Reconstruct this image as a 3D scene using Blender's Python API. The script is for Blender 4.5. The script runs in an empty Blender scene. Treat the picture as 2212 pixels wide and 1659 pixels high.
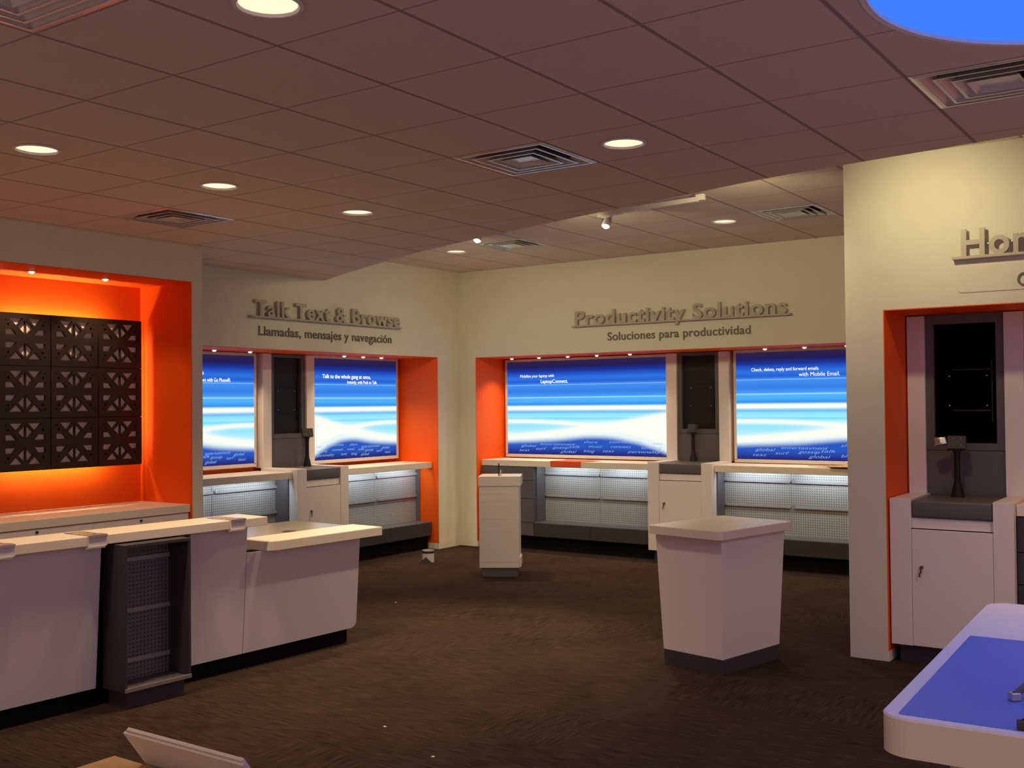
import bpy, bmesh, math, random
from mathutils import Vector, Matrix

# ------------------------------------------------------------------ camera, world, exposure
C = bpy.context.scene.collection
scn = bpy.context.scene
ZL, ZU = 3.143, 3.455                       # lower and upper ceiling heights
XA, YB, YC, XN = -4.647, 8.568, 5.274, -3.745   # back-left, back, right and near-left wall planes

def setup_camera():
    f, yaw, pitch, roll = 2301.04, 0.605646, 0.018851, -0.009353
    cy, sy, cp, sp = math.cos(yaw), math.sin(yaw), math.cos(pitch), math.sin(pitch)
    fwd = Vector((-sy * cp, cy * cp, sp)); right = Vector((cy, sy, 0)); up = right.cross(fwd)
    cr, sr = math.cos(roll), math.sin(roll)
    r2 = cr * right + sr * up; u2 = -sr * right + cr * up
    M = Matrix((r2, u2, -fwd)).transposed().to_4x4()
    M.translation = Vector((3.6086, -2.1829, 1.7802))
    cd = bpy.data.cameras.new('camera'); cd.sensor_width = 36; cd.lens = f / 2212 * 36
    cd.clip_start = 0.05; cd.clip_end = 100
    co = bpy.data.objects.new('camera', cd); C.objects.link(co); co.matrix_world = M
    scn.camera = co
setup_camera()

WORLD_COL, WORLD_STR = (1.0, 0.61, 0.575), 0.45
w = bpy.data.worlds.new('world'); scn.world = w; w.use_nodes = True
w.node_tree.nodes['Background'].inputs[0].default_value = (*WORLD_COL, 1)
w.node_tree.nodes['Background'].inputs[1].default_value = WORLD_STR
scn.view_settings.view_transform = 'Standard'; scn.view_settings.look = 'None'
scn.view_settings.exposure = 0.0; scn.view_settings.gamma = 1.0
scn.view_settings.use_curve_mapping = False
scn.cycles.max_bounces = 8; scn.cycles.diffuse_bounces = 4; scn.cycles.glossy_bounces = 3
scn.cycles.sample_clamp_indirect = 3.0; scn.cycles.use_denoising = True
scn.cycles.caustics_reflective = False; scn.cycles.caustics_refractive = False

# lamp strengths, gathered here
P_DOWN, P_DOWN_UP = 95.0, 170.0
P_TRACK = 420.0
P_WASH = 62.0
P_PUCK = 30.0
P_STRIP = 2.2
P_BLUE = 22.0
E_TUBE = 165.0
E_BOX = 1.08
WARM = (1.0, 0.70, 0.38)

# ------------------------------------------------------------------ helpers
def srgb(r, g, b):
    def c(x):
        x /= 255.0
        return x / 12.92 if x <= 0.04045 else ((x + 0.055) / 1.055) ** 2.4
    return (c(r), c(g), c(b))

def mat(name, col, rough=0.5, metal=0.0, spec=0.5, noise=0.0, scale=30.0, bump=0.0):
    m = bpy.data.materials.new(name); m.use_nodes = True
    nt = m.node_tree; b = nt.nodes['Principled BSDF']
    b.inputs['Base Color'].default_value = (*col, 1); b.inputs['Roughness'].default_value = rough
    b.inputs['Metallic'].default_value = metal
    b.inputs['Specular IOR Level'].default_value = spec
    if noise or bump:
        tc = nt.nodes.new('ShaderNodeTexCoord'); n = nt.nodes.new('ShaderNodeTexNoise')
        n.inputs['Scale'].default_value = scale; n.inputs['Detail'].default_value = 4
        nt.links.new(tc.outputs['Object'], n.inputs['Vector'])
        if noise:
            r = nt.nodes.new('ShaderNodeMapRange')
            r.inputs[1].default_value = 0.3; r.inputs[2].default_value = 0.7
            r.inputs[3].default_value = 1 - noise; r.inputs[4].default_value = 1 + noise
            mx = nt.nodes.new('ShaderNodeVectorMath'); mx.operation = 'SCALE'
            mx.inputs[0].default_value = col
            nt.links.new(n.outputs['Fac'], r.inputs[0]); nt.links.new(r.outputs[0], mx.inputs['Scale'])
            nt.links.new(mx.outputs[0], b.inputs['Base Color'])
        if bump:
            bp = nt.nodes.new('ShaderNodeBump'); bp.inputs['Strength'].default_value = bump
            bp.inputs['Distance'].default_value = 0.01
            nt.links.new(n.outputs['Fac'], bp.inputs['Height']); nt.links.new(bp.outputs[0], b.inputs['Normal'])
    return m

def emat(name, col, strength):
    m = bpy.data.materials.new(name); m.use_nodes = True
    nt = m.node_tree; nt.nodes.clear()
    o = nt.nodes.new('ShaderNodeOutputMaterial'); e = nt.nodes.new('ShaderNodeEmission')
    e.inputs[0].default_value = (*col, 1); e.inputs[1].default_value = strength
    nt.links.new(e.outputs[0], o.inputs[0])
    return m

class NT:
    """small wrapper to write maths in nodes"""
    def __init__(s, nt): s.nt = nt
    def m(s, op, a, b=None, c=None, clamp=False):
        n = s.nt.nodes.new('ShaderNodeMath'); n.operation = op; n.use_clamp = clamp
        for i, x in enumerate((a, b, c)):
            if x is None: continue
            if isinstance(x, (int, float)): n.inputs[i].default_value = x
            else: s.nt.links.new(x, n.inputs[i])
        return n.outputs[0]
    def mix(s, fac, a, b):
        n = s.nt.nodes.new('ShaderNodeMix'); n.data_type = 'RGBA'
        for sock, x in ((n.inputs[0], fac), (n.inputs[6], a), (n.inputs[7], b)):
            if isinstance(x, (int, float)): sock.default_value = x
            elif isinstance(x, tuple): sock.default_value = (*x, 1) if len(x) == 3 else x
            else: s.nt.links.new(x, sock)
        return n.outputs[2]
    def smooth(s, x, lo, hi):
        n = s.nt.nodes.new('ShaderNodeMapRange'); n.interpolation_type = 'SMOOTHSTEP'
        s.nt.links.new(x, n.inputs[0])
        for i, v in ((1, lo), (2, hi)):
            if isinstance(v, (int, float)): n.inputs[i].default_value = v
            else: s.nt.links.new(v, n.inputs[i])
        return n.outputs[0]

class MB:
    """collects shapes, builds ONE mesh object"""
    def __init__(s): s.bm = bmesh.new()
    def box(s, x0, x1, y0, y1, z0, z1, bev=0.0, seg=2):
        t = bmesh.new(); r = bmesh.ops.create_cube(t, size=1.0)
        for v in t.verts:
            v.co = Vector(((x0 + x1) / 2 + v.co.x * (x1 - x0), (y0 + y1) / 2 + v.co.y * (y1 - y0), (z0 + z1) / 2 + v.co.z * (z1 - z0)))
        if bev: bmesh.ops.bevel(t, geom=list(t.edges), offset=bev, segments=seg, affect='EDGES', profile=0.5)
        s._merge(t); return s
    def _merge(s, t):
        me = bpy.data.meshes.new('tmp'); t.to_mesh(me); t.free(); s.bm.from_mesh(me); bpy.data.meshes.remove(me)
    def quad(s, *pts):
        s.bm.faces.new([s.bm.verts.new(p) for p in pts]); return s
    def prism(s, pts, z0, z1, bev=0.0, pts_top=None):
        """polygon pts (x,y) extruded from z0 to z1, optionally to another top outline"""
        t = bmesh.new(); pt = pts_top or pts
        a = [t.verts.new((x, y, z0)) for x, y in pts]; b = [t.verts.new((x, y, z1)) for x, y in pt]
        n = len(pts); t.faces.new(list(reversed(a))); t.faces.new(b)
        for i in range(n): t.faces.new((a[i], a[(i + 1) % n], b[(i + 1) % n], b[i]))
        bmesh.ops.recalc_face_normals(t, faces=t.faces)
        if bev: bmesh.ops.bevel(t, geom=[e for e in t.edges if abs(e.verts[0].co.z - e.verts[1].co.z) < 1e-6 and e.verts[0].co.z > (z0 + z1) / 2], offset=bev, segments=2, affect='EDGES')
        s._merge(t); return s
    def lathe(s, prof, cx=0, cy=0, n=32, cap=True):
        """prof: (r,z) list, revolved round the z axis at cx,cy"""
        rings = []
        for r, z in prof:
            if r < 1e-6: rings.append([s.bm.verts.new((cx, cy, z))])
            else: rings.append([s.bm.verts.new((cx + r * math.cos(2 * math.pi * i / n), cy + r * math.sin(2 * math.pi * i / n), z)) for i in range(n)])
        for a, b in zip(rings, rings[1:]):
            for i in range(n):
                j = (i + 1) % n
                if len(a) == 1 and len(b) == 1: continue
                if len(a) == 1: s.bm.faces.new((a[0], b[j], b[i]))
                elif len(b) == 1: s.bm.faces.new((a[i], a[j], b[0]))
                else: s.bm.faces.new((a[i], a[j], b[j], b[i]))
        if cap:
            for r in (rings[0], rings[-1]):
                if len(r) > 1: s.bm.faces.new(r)
        return s
    def bar(s, p, q, r, n=10, r2=None):
        p, q = Vector(p), Vector(q); d = (q - p).normalized()
        a = d.orthogonal().normalized(); b = d.cross(a); r2 = r if r2 is None else r2
        A = [s.bm.verts.new(p + r * (a * math.cos(2 * math.pi * i / n) + b * math.sin(2 * math.pi * i / n))) for i in range(n)]
        B = [s.bm.verts.new(q + r2 * (a * math.cos(2 * math.pi * i / n) + b * math.sin(2 * math.pi * i / n))) for i in range(n)]
        for i in range(n): s.bm.faces.new((A[i], A[(i + 1) % n], B[(i + 1) % n], B[i]))
        s.bm.faces.new(A); s.bm.faces.new(B); return s
    def xf(s, M):
        bmesh.ops.transform(s.bm, matrix=M, verts=s.bm.verts); return s
    def build(s, name, m, parent=None, smooth=False, kind=None):
        bmesh.ops.recalc_face_normals(s.bm, faces=s.bm.faces)
        me = bpy.data.meshes.new(name); s.bm.to_mesh(me); s.bm.free()
        me.materials.append(m)
        if smooth:
            for p in me.polygons: p.use_smooth = True
            try: me.set_sharp_from_angle(angle=math.radians(35))
            except Exception: pass
        o = bpy.data.objects.new(name, me); C.objects.link(o)
        if parent: o.parent = parent
        if kind: o['kind'] = kind
        return o

def tag(o, label=None, cat=None, group=None):
    if label: o['label'] = label
    if cat: o['category'] = cat
    if group: o['group'] = group
    return o
def thing(name, label, cat, loc=(0, 0, 0), rz=0.0, group=None):
    o = bpy.data.objects.new(name, None); C.objects.link(o); o.empty_display_size = 0.1
    o.location = loc; o.rotation_euler = (0, 0, rz)
    return tag(o, label, cat, group)
def copy_tree(o, parent=None):
    c = o.copy(); C.objects.link(c)
    if parent: c.parent = parent
    for ch in [x for x in bpy.data.objects if x.parent == o]: copy_tree(ch, c)
    return c
def lamp(kind, loc, power, col, parent=None, size=0.1, spot=None, blend=0.5, aim=None, size_y=None, name='lamp_light'):
    l = bpy.data.lights.new(name, kind); l.energy = power; l.color = col
    if kind == 'SPOT': l.spot_size = math.radians(spot); l.spot_blend = blend; l.shadow_soft_size = size
    elif kind == 'AREA':
        l.size = size
        if size_y: l.shape = 'RECTANGLE'; l.size_y = size_y
    else: l.shadow_soft_size = size
    o = bpy.data.objects.new(name, l); C.objects.link(o); o.location = loc
    if aim is not None: o.rotation_euler = Vector(aim).to_track_quat('-Z', 'Y').to_euler()
    if parent: o.parent = parent
    return o
def round_rect(x0, x1, y0, y1, r, n=6):
    pts = []
    rr = r if isinstance(r, (tuple, list)) else (r,) * 4        # corners: x0y0, x1y0, x1y1, x0y1
    for (cx, cy, a0), q in zip(((x0, y0, 180), (x1, y0, 270), (x1, y1, 0), (x0, y1, 90)), rr):
        sx = 1 if cx == x0 else -1; sy = 1 if cy == y0 else -1
        if q < 1e-5: pts.append((cx, cy)); continue
        for i in range(n + 1):
            a = math.radians(a0 + 90 * i / n)
            pts.append((cx + sx * q + q * math.cos(a), cy + sy * q + q * math.sin(a)))
    return pts
def curve_fill(outer, holes, extrude=0.0):
    """flat 2D outline with holes -> mesh datablock in the XY plane"""
    cu = bpy.data.curves.new('fill', 'CURVE'); cu.dimensions = '2D'; cu.fill_mode = 'BOTH' if extrude else 'BACK'; cu.extrude = extrude
    for pl in [outer] + holes:
        sp = cu.splines.new('POLY'); sp.points.add(len(pl) - 1); sp.use_cyclic_u = True
        for p, (x, y) in zip(sp.points, pl): p.co = (x, y, 0, 1)
    o = bpy.data.objects.new('fill', cu); C.objects.link(o)
    dg = bpy.context.evaluated_depsgraph_get()
    me = bpy.data.meshes.new_from_object(o.evaluated_get(dg)); bpy.data.objects.remove(o); bpy.data.curves.remove(cu)
    return me
def text_mesh(body, width, cap, depth, bold=0.0, shear=0.0, spacing=1.0, w_ratio=None):
    """lettering standing in the XZ plane, facing -Y; left end at x=0, base line at z=0, back at y=0"""
    cu = bpy.data.curves.new('txt', 'FONT'); cu.body = body; cu.size = 1.0; cu.extrude = 0.5; cu.offset = bold
    cu.shear = shear; cu.space_character = spacing; cu.resolution_u = 4
    o = bpy.data.objects.new('txt', cu); C.objects.link(o)
    dg = bpy.context.evaluated_depsgraph_get(); me = bpy.data.meshes.new_from_object(o.evaluated_get(dg))
    bpy.data.objects.remove(o); bpy.data.curves.remove(cu)
    xs = [v.co.x for v in me.vertices]; x0, x1 = min(xs), max(xs)
    sx = width / (x1 - x0); sz = cap / 0.73
    for v in me.vertices: v.co = Vector(((v.co.x - x0) * sx, -(v.co.z + 0.5) * depth, v.co.y * sz))
    return me
def split_letters(me):
    """one mesh per character: loose pieces whose widths overlap belong together"""
    bm = bmesh.new(); bm.from_mesh(me); bm.verts.ensure_lookup_table(); seen = set(); isl = []
    for v in bm.verts:
        if v.index in seen: continue
        st = [v]; seen.add(v.index); comp = []
        while st:
            q = st.pop(); comp.append(q.index)
            for e in q.link_edges:
                u = e.other_vert(q)
                if u.index not in seen: seen.add(u.index); st.append(u)
        xs = [bm.verts[i].co.x for i in comp]; isl.append([min(xs), max(xs), set(comp)])
    isl.sort(key=lambda a: a[0]); out = []
    for a in isl:
        if out and a[0] < out[-1][1] and (min(a[1], out[-1][1]) - a[0]) > 0.6 * min(a[1] - a[0], out[-1][1] - out[-1][0]):
            out[-1][1] = max(out[-1][1], a[1]); out[-1][2] |= a[2]
        else: out.append(a)
    res = []
    for a in out:
        c = bm.copy(); c.verts.ensure_lookup_table()
        bmesh.ops.delete(c, geom=[v for v in c.verts if v.index not in a[2]], context='VERTS')
        n = bpy.data.meshes.new('letter'); c.to_mesh(n); c.free(); res.append(n)
    bm.free(); return res
def link_mesh(name, me, m, parent=None, loc=(0, 0, 0)):
    me.materials.clear(); me.materials.append(m); o = bpy.data.objects.new(name, me); C.objects.link(o)
    o.location = loc
    if parent: o.parent = parent
    return o

# ------------------------------------------------------------------ materials
WHITE = mat('wall_paint', (0.73, 0.705, 0.615), 0.75, spec=0.2, noise=0.02, scale=6)
LAM = mat('white_laminate', (0.80, 0.755, 0.775), 0.42, spec=0.3)
LAMT = mat('worktop_laminate', (0.80, 0.74, 0.66), 0.35, spec=0.4)
ORANGE = mat('orange_paint', (0.92, 0.115, 0.006), 0.55, spec=0.25)
GREY = mat('grey_laminate', (0.115, 0.105, 0.12), 0.45, spec=0.4)
DGREY = mat('charcoal_laminate', (0.055, 0.050, 0.060), 0.5, spec=0.3)
BLACK = mat('black_plastic', (0.010, 0.009, 0.009), 0.5, spec=0.3)
KICK = mat('toe_kick', (0.006, 0.006, 0.006), 0.7, spec=0.1)
METAL = mat('brushed_metal', (0.66, 0.65, 0.64), 0.38, metal=0.9)
ALU = mat('diffuser_aluminium', (0.88, 0.87, 0.87), 0.25, metal=0.35)
CHROME = mat('polished_metal', (0.75, 0.73, 0.70), 0.12, metal=1.0)
RAIL = mat('shelf_rail', (0.42, 0.42, 0.44), 0.35, metal=0.4)
SIGN = mat('sign_letter_grey', (0.46, 0.41, 0.36), 0.45, spec=0.4)
SIGND = mat('sign_subtitle_grey', (0.15, 0.125, 0.12), 0.5)
FRAME = mat('lightbox_frame', (0.72, 0.68, 0.64), 0.4, spec=0.4)
CARD = mat('cardboard', (0.50, 0.33, 0.19), 0.85, spec=0.1, noise=0.06, scale=25)
BRASS = mat('key_metal', (0.25, 0.13, 0.06), 0.35, metal=0.9)
ORSHEET = mat('orange_card', (0.80, 0.10, 0.02), 0.6)
TILEW = mat('tile_face', (0.74, 0.72, 0.66), 0.9, spec=0.1, noise=0.04, scale=120)
BACKING = mat('pale_backing', (0.86, 0.76, 0.70), 0.7)
ACRYL = mat('clear_edge', (0.45, 0.42, 0.42), 0.1, spec=0.8)
LENS = emat('lamp_glass', (1.0, 0.84, 0.55), 1.25)
PUCKL = emat('puck_glass', (1.0, 0.85, 0.60), 2.2)
SPOTL = emat('spot_glass', (1.0, 0.90, 0.85), 12.0)
TUBEW = emat('tube_glow', (1.0, 0.76, 0.42), E_TUBE)
TUBEC = emat('strip_glow', (0.85, 0.95, 1.0), 1.2)
TEXTW = emat('backlit_letters', (1.0, 0.98, 0.95), 1.15)
SCRIPT = emat('backlit_script', (0.40, 0.60, 0.98), 0.80)
BLUEL = emat('blue_diffuser', srgb(66, 128, 255), 1.0)
BLUEP = mat('blue_print', (0.12, 0.21, 0.66), 0.40, spec=0.3)

def ceiling_mat():
    m = bpy.data.materials.new('ceiling_tile'); m.use_nodes = True; nt = m.node_tree; k = NT(nt)
    b = nt.nodes['Principled BSDF']; b.inputs['Roughness'].default_value = 0.95; b.inputs['Specular IOR Level'].default_value = 0.05
    tc = nt.nodes.new('ShaderNodeTexCoord'); sp = nt.nodes.new('ShaderNodeSeparateXYZ'); nt.links.new(tc.outputs['Object'], sp.inputs[0])
    T = 0.6096
    def line(sock, hw):
        f = k.m('FRACT', k.m('ADD', k.m('DIVIDE', sock, T), 0.5)); d = k.m('ABSOLUTE', k.m('SUBTRACT', f, 0.5))
        return k.m('SUBTRACT', 1.0, k.smooth(d, hw * 0.55 / T, hw * 1.25 / T))
    lx, ly = line(sp.outputs[0], 0.0105), line(sp.outputs[1], 0.0065)
    ln = k.m('MAXIMUM', lx, k.m('MULTIPLY', ly, 0.8))
    n = nt.nodes.new('ShaderNodeTexNoise'); n.inputs['Scale'].default_value = 220; nt.links.new(tc.outputs['Object'], n.inputs['Vector'])
    n2 = nt.nodes.new('ShaderNodeTexNoise'); n2.inputs['Scale'].default_value = 0.9; nt.links.new(tc.outputs['Object'], n2.inputs['Vector'])
    f = k.m('ADD', k.m('MULTIPLY', n.outputs['Fac'], 0.10), k.m('MULTIPLY', n2.outputs['Fac'], 0.06))
    col = k.mix(f, (0.80, 0.655, 0.585), (0.56, 0.45, 0.40))
    nt.links.new(k.mix(k.m('MULTIPLY', ln, 0.62), col, (0.12, 0.10, 0.09)), b.inputs['Base Color'])
    bp = nt.nodes.new('ShaderNodeBump'); bp.inputs['Strength'].default_value = 0.25; bp.inputs['Distance'].default_value = 0.004
    nt.links.new(n.outputs['Fac'], bp.inputs['Height']); nt.links.new(bp.outputs[0], b.inputs['Normal'])
    return m
CEIL = ceiling_mat()

def carpet_mat():
    m = bpy.data.materials.new('carpet'); m.use_nodes = True; nt = m.node_tree; k = NT(nt)
    b = nt.nodes['Principled BSDF']; b.inputs['Roughness'].default_value = 1.0; b.inputs['Specular IOR Level'].default_value = 0.02
    tc = nt.nodes.new('ShaderNodeTexCoord'); sp = nt.nodes.new('ShaderNodeSeparateXYZ'); nt.links.new(tc.outputs['Object'], sp.inputs[0])
    T = 0.61
    ix = k.m('FLOOR', k.m('DIVIDE', sp.outputs[0], T)); iy = k.m('FLOOR', k.m('DIVIDE', sp.outputs[1], T))
    cx = nt.nodes.new('ShaderNodeCombineXYZ'); nt.links.new(ix, cx.inputs[0]); nt.links.new(iy, cx.inputs[1])
    wn = nt.nodes.new('ShaderNodeTexWhiteNoise'); wn.noise_dimensions = '2D'; nt.links.new(cx.outputs[0], wn.inputs['Vector'])
    par = k.m('GREATER_THAN', k.m('ADD', wn.outputs['Value'], k.m('MULTIPLY', k.m('GREATER_THAN', sp.outputs[1], 3.6), 0.25)), 0.82)
    def streak(sx, sy, det=3):
        mp = nt.nodes.new('ShaderNodeMapping'); mp.inputs['Scale'].default_value = (sx, sy, 1); nt.links.new(tc.outputs['Object'], mp.inputs[0])
        n = nt.nodes.new('ShaderNodeTexNoise'); n.inputs['Scale'].default_value = 1.0; n.inputs['Detail'].default_value = det
        nt.links.new(mp.outputs[0], n.inputs['Vector']); return n.outputs['Fac']
    a, c = streak(6, 130), streak(130, 6)
    st = k.m('ADD', k.m('MULTIPLY', a, k.m('SUBTRACT', 1.0, par)), k.m('MULTIPLY', c, par))
    big = streak(1.6, 1.6); fine = streak(420, 420, 1)
    v = k.m('ADD', k.m('MULTIPLY', st, 1.0), k.m('ADD', k.m('MULTIPLY', big, 0.30), k.m('MULTIPLY', fine, 0.35)))
    v = k.smooth(v, 0.55, 1.15)
    nt.links.new(k.mix(v, (0.021, 0.0132, 0.0110), (0.072, 0.048, 0.040)), b.inputs['Base Color'])
    bp = nt.nodes.new('ShaderNodeBump'); bp.inputs['Strength'].default_value = 0.5; bp.inputs['Distance'].default_value = 0.006
    nt.links.new(st, bp.inputs['Height']); nt.links.new(bp.outputs[0], b.inputs['Normal'])
    return m
CARPET = carpet_mat()

def peg_mat(name, col):
    m = bpy.data.materials.new(name); m.use_nodes = True; nt = m.node_tree; k = NT(nt)
    b = nt.nodes['Principled BSDF']; b.inputs['Roughness'].default_value = 0.45; b.inputs['Metallic'].default_value = 0.25
    tc = nt.nodes.new('ShaderNodeTexCoord'); sp = nt.nodes.new('ShaderNodeSeparateXYZ'); nt.links.new(tc.outputs['Object'], sp.inputs[0])
    p = 0.0254
    fx = k.m('SUBTRACT', k.m('FRACT', k.m('DIVIDE', sp.outputs[0], p)), 0.5); fz = k.m('SUBTRACT', k.m('FRACT', k.m('DIVIDE', sp.outputs[2], p)), 0.5)
    d = k.m('SQRT', k.m('ADD', k.m('MULTIPLY', fx, fx), k.m('MULTIPLY', fz, fz)))
    nt.links.new(k.mix(k.smooth(d, 0.14, 0.24), (0.03, 0.03, 0.03), col), b.inputs['Base Color'])
    return m
PEG = peg_mat('pegboard', (0.42, 0.42, 0.41))

def graphic_mat(name, mirror):
    """backlit blue artwork: horizontal light bands, two crossing swooshes, navy hill"""
    m = bpy.data.materials.new(name); m.use_nodes = True; nt = m.node_tree; nt.nodes.clear(); k = NT(nt)
    out = nt.nodes.new('ShaderNodeOutputMaterial'); em = nt.nodes.new('ShaderNodeEmission'); nt.links.new(em.outputs[0], out.inputs[0])
    tc = nt.nodes.new('ShaderNodeTexCoord'); sp = nt.nodes.new('ShaderNodeSeparateXYZ'); nt.links.new(tc.outputs['Generated'], sp.inputs[0])
    u = k.m('SUBTRACT', 1.0, sp.outputs[0]) if mirror else sp.outputs[0]
    t = k.m('SUBTRACT', 1.0, sp.outputs[2])
    r = nt.nodes.new('ShaderNodeValToRGB'); nt.links.new(t, r.inputs[0]); el = r.color_ramp.elements
    stops = [(0.0, (44, 32, 66)), (0.065, (34, 28, 82)), (0.11, (28, 50, 150)), (0.15, (36, 88, 198)), (0.185, (46, 112, 220)), (0.225, (38, 92, 205)),
             (0.25, (62, 130, 228)), (0.256, (140, 195, 242)), (0.262, (66, 140, 234)), (0.33, (52, 122, 222)), (0.375, (66, 150, 238)),
             (0.384, (80, 165, 244)), (0.391, (185, 222, 252)), (0.398, (84, 176, 246)), (0.43, (76, 170, 246)), (0.468, (50, 140, 228)),
             (0.484, (200, 230, 246)), (0.492, (255, 255, 240)), (0.515, (255, 252, 230)), (0.526, (180, 220, 245)), (0.545, (104, 180, 234)), (0.565, (140, 218, 252)),
             (0.60, (150, 232, 255)), (0.615, (128, 205, 242)), (0.635, (155, 235, 255)), (0.70, (150, 222, 252)), (0.76, (175, 232, 255)), (0.80, (180, 230, 250)), (1.0, (170, 215, 245))]
    while len(el) < len(stops): el.new(0.5)
    for e, (p, c) in zip(el, stops): e.position = p; e.color = (*srgb(*c), 1)
    def fcurve(pts):
        n = nt.nodes.new('ShaderNodeFloatCurve'); cv = n.mapping.curves[0]
        while len(cv.points) < len(pts): cv.points.new(0.5, 0.5)
        for q, (x, y) in zip(cv.points, pts): q.location = (x, y); q.handle_type = 'AUTO'
        n.mapping.update(); nt.links.new(u, n.inputs[1]); return n.outputs[0]
    c1 = fcurve([(0, .645), (.3, .655), (.6, .700), (.8, .765), (1, .855)])
    c2 = fcurve([(0, .815), (.3, .770), (.6, .705), (.8, .645), (1, .580)])
    bd = fcurve([(0, .862), (.3, .838), (.6, .800), (.8, .845), (1, .955)])
    def glow(cv, wd):
        d = k.m('DIVIDE', k.m('SUBTRACT', t, cv), wd); return k.m('POWER', 2.718, k.m('MULTIPLY', k.m('MULTIPLY', d, d), -1.0))
    col = r.outputs[0]
    between = k.m('MULTIPLY', k.smooth(t, c2, k.m('ADD', c2, 0.03)), k.m('SUBTRACT', 1.0, k.smooth(t, k.m('SUBTRACT', c1, 0.03), c1)))
    fill = k.m('MULTIPLY', between, k.smooth(u, 0.5, 0.68))
    col = k.mix(k.m('MULTIPLY', fill, 0.92), col, srgb(255, 253, 240))
    # pale light below the lower swoosh, down to the navy hill
    below = k.smooth(t, k.m('SUBTRACT', k.m('MAXIMUM', c1, c2), 0.02), k.m('ADD', k.m('MAXIMUM', c1, c2), 0.03))
    col = k.mix(k.m('MULTIPLY', below, 0.8), col, srgb(232, 241, 240))
    col = k.mix(k.m('MULTIPLY', glow(c1, 0.021), 0.95), col, srgb(255, 252, 228))
    col = k.mix(k.m('MULTIPLY', glow(c2, 0.034), 0.97), col, srgb(255, 252, 232))
    core = k.m('MULTIPLY', glow(k.m('MULTIPLY', k.m('ADD', c1, c2), 0.5), 0.05), k.m('POWER', 2.718, k.m('MULTIPLY', k.m('MULTIPLY', k.m('SUBTRACT', u, 0.6), k.m('SUBTRACT', u, 0.6)), -28.0)))
    col = k.mix(k.m('MULTIPLY', core, 0.9), col, srgb(255, 254, 242))
    navy = k.mix(k.smooth(t, 0.90, 1.0), srgb(40, 84, 186), srgb(40, 40, 116))
    col = k.mix(k.smooth(t, k.m('SUBTRACT', bd, 0.030), k.m('ADD', bd, 0.045)), col, navy)
    nt.links.new(col, em.inputs[0]); em.inputs[1].default_value = E_BOX
    return m
ART, ARTM = graphic_mat('lightbox_art', False), graphic_mat('lightbox_art_mirrored', True)

# ------------------------------------------------------------------ the setting
MB().box(-5.6, 5.6, -2.8, 9.4, -0.1, 0.0).build('floor', CARPET, kind='structure')

SOFFIT = [(-4.647, 6.172), (-3.9, 5.79), (-3.079, 5.41), (-2.62, 5.21), (-2.195, 5.043), (-1.395, 4.775), (-0.865, 4.606), (-0.373, 4.465), (0.17, 4.31), (0.713, 4.165),
          (1.143, 4.045), (1.63, 3.96), (2.241, 3.875), (2.687, 3.815), (3.4, 3.74), (5.6, 3.55)]
G = 0.6096
LOW_VENTS = [(0, 4), (-5, 4), (0, -1), (4, 4)]
UP_VENTS = [(-5, 11), (0, 11)]
DOWN = [(-1.606, 0.984), (-1.589, 2.174), (-1.536, 3.353), (0.934, 2.728), (0.899, 0.300)]
DOWN_UP = [(-3.495, 7.03), (-0.363, 7.036)]
R_DOWN = 0.108
DISC, R_DISC = (3.39, 1.583), 0.845
def cell(i, j, m=0.02): return [(i * G + m, j * G + m), ((i + 1) * G - m, j * G + m), ((i + 1) * G - m, (j + 1) * G - m), (i * G + m, (j + 1) * G - m)]
def circ(cx, cy, r, n=48): return [(cx + r * math.cos(2 * math.pi * i / n), cy + r * math.sin(2 * math.pi * i / n)) for i in range(n)]
def ceiling(name, outline, holes, z):
    me = curve_fill(outline, holes)
    for v in me.vertices: v.co.z = 0
    o = link_mesh(name, me, CEIL, None, (0, 0, z)); o['kind'] = 'structure'; return o
ceiling('ceiling', [(-4.647, -2.8)] + SOFFIT + [(5.6, -2.8)], [cell(*c) for c in LOW_VENTS] + [circ(x, y, R_DOWN) for x, y in DOWN] + [circ(*DISC, R_DISC, 96)], ZL)
ceiling('ceiling_upper', [(-4.7, 3.3), (5.6, 3.3), (5.6, 8.6), (-4.7, 8.6)], [cell(*c) for c in UP_VENTS] + [circ(x, y, R_DOWN) for x, y in DOWN_UP], ZU)
b = MB()
for (x0, y0), (x1, y1) in zip(SOFFIT, SOFFIT[1:]):
    b.quad((x0, y0, ZL), (x1, y1, ZL), (x1, y1, ZU), (x0, y0, ZU))
b.build('trim_1', WHITE, kind='structure')['label'] = 'curved drop between the two ceiling heights'

def wall(name, loc, rz, s0, s1, o0, o1, otop, ztop, depth, jamb_depth=None):
    """wall with a lined niche; local x along the wall, y into it"""
    jd = jamb_depth or depth
    b = MB()
    b.box(s0, s1, 0, depth, otop, ztop)
    if o0 > s0: b.box(s0, o0, 0, depth, 0, otop)
    b.box(o1, s1, 0, jd, 0, otop)
    if jd > depth: b.box(o1, s1, depth, jd, otop, ztop)
    o = b.build(name, WHITE); o['kind'] = 'structure'; o.location = loc; o.rotation_euler = (0, 0, rz)
    e = 0.006
    l = MB()
    l.box(o0, o0 + e, 0.001, depth, 0.07, otop - e); l.box(o1 - e, o1, 0.001, depth, 0.07, otop - e)
    l.box(o0, o1, 0.001, depth, otop - e, otop); l.box(o0, o1, depth, depth + 0.05, 0.0, otop)
    n = l.build('niche_lining', ORANGE, o); n['label'] = 'orange painted lining of the recess'
    q = MB(); q.box(o0, o0 + 0.008, 0.0005, depth, 0, 0.07); q.box(o1 - 0.008, o1, 0.0005, depth, 0, 0.07)
    q.build('baseboard', WHITE, o)
    return o
RZ = math.pi / 2
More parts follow.
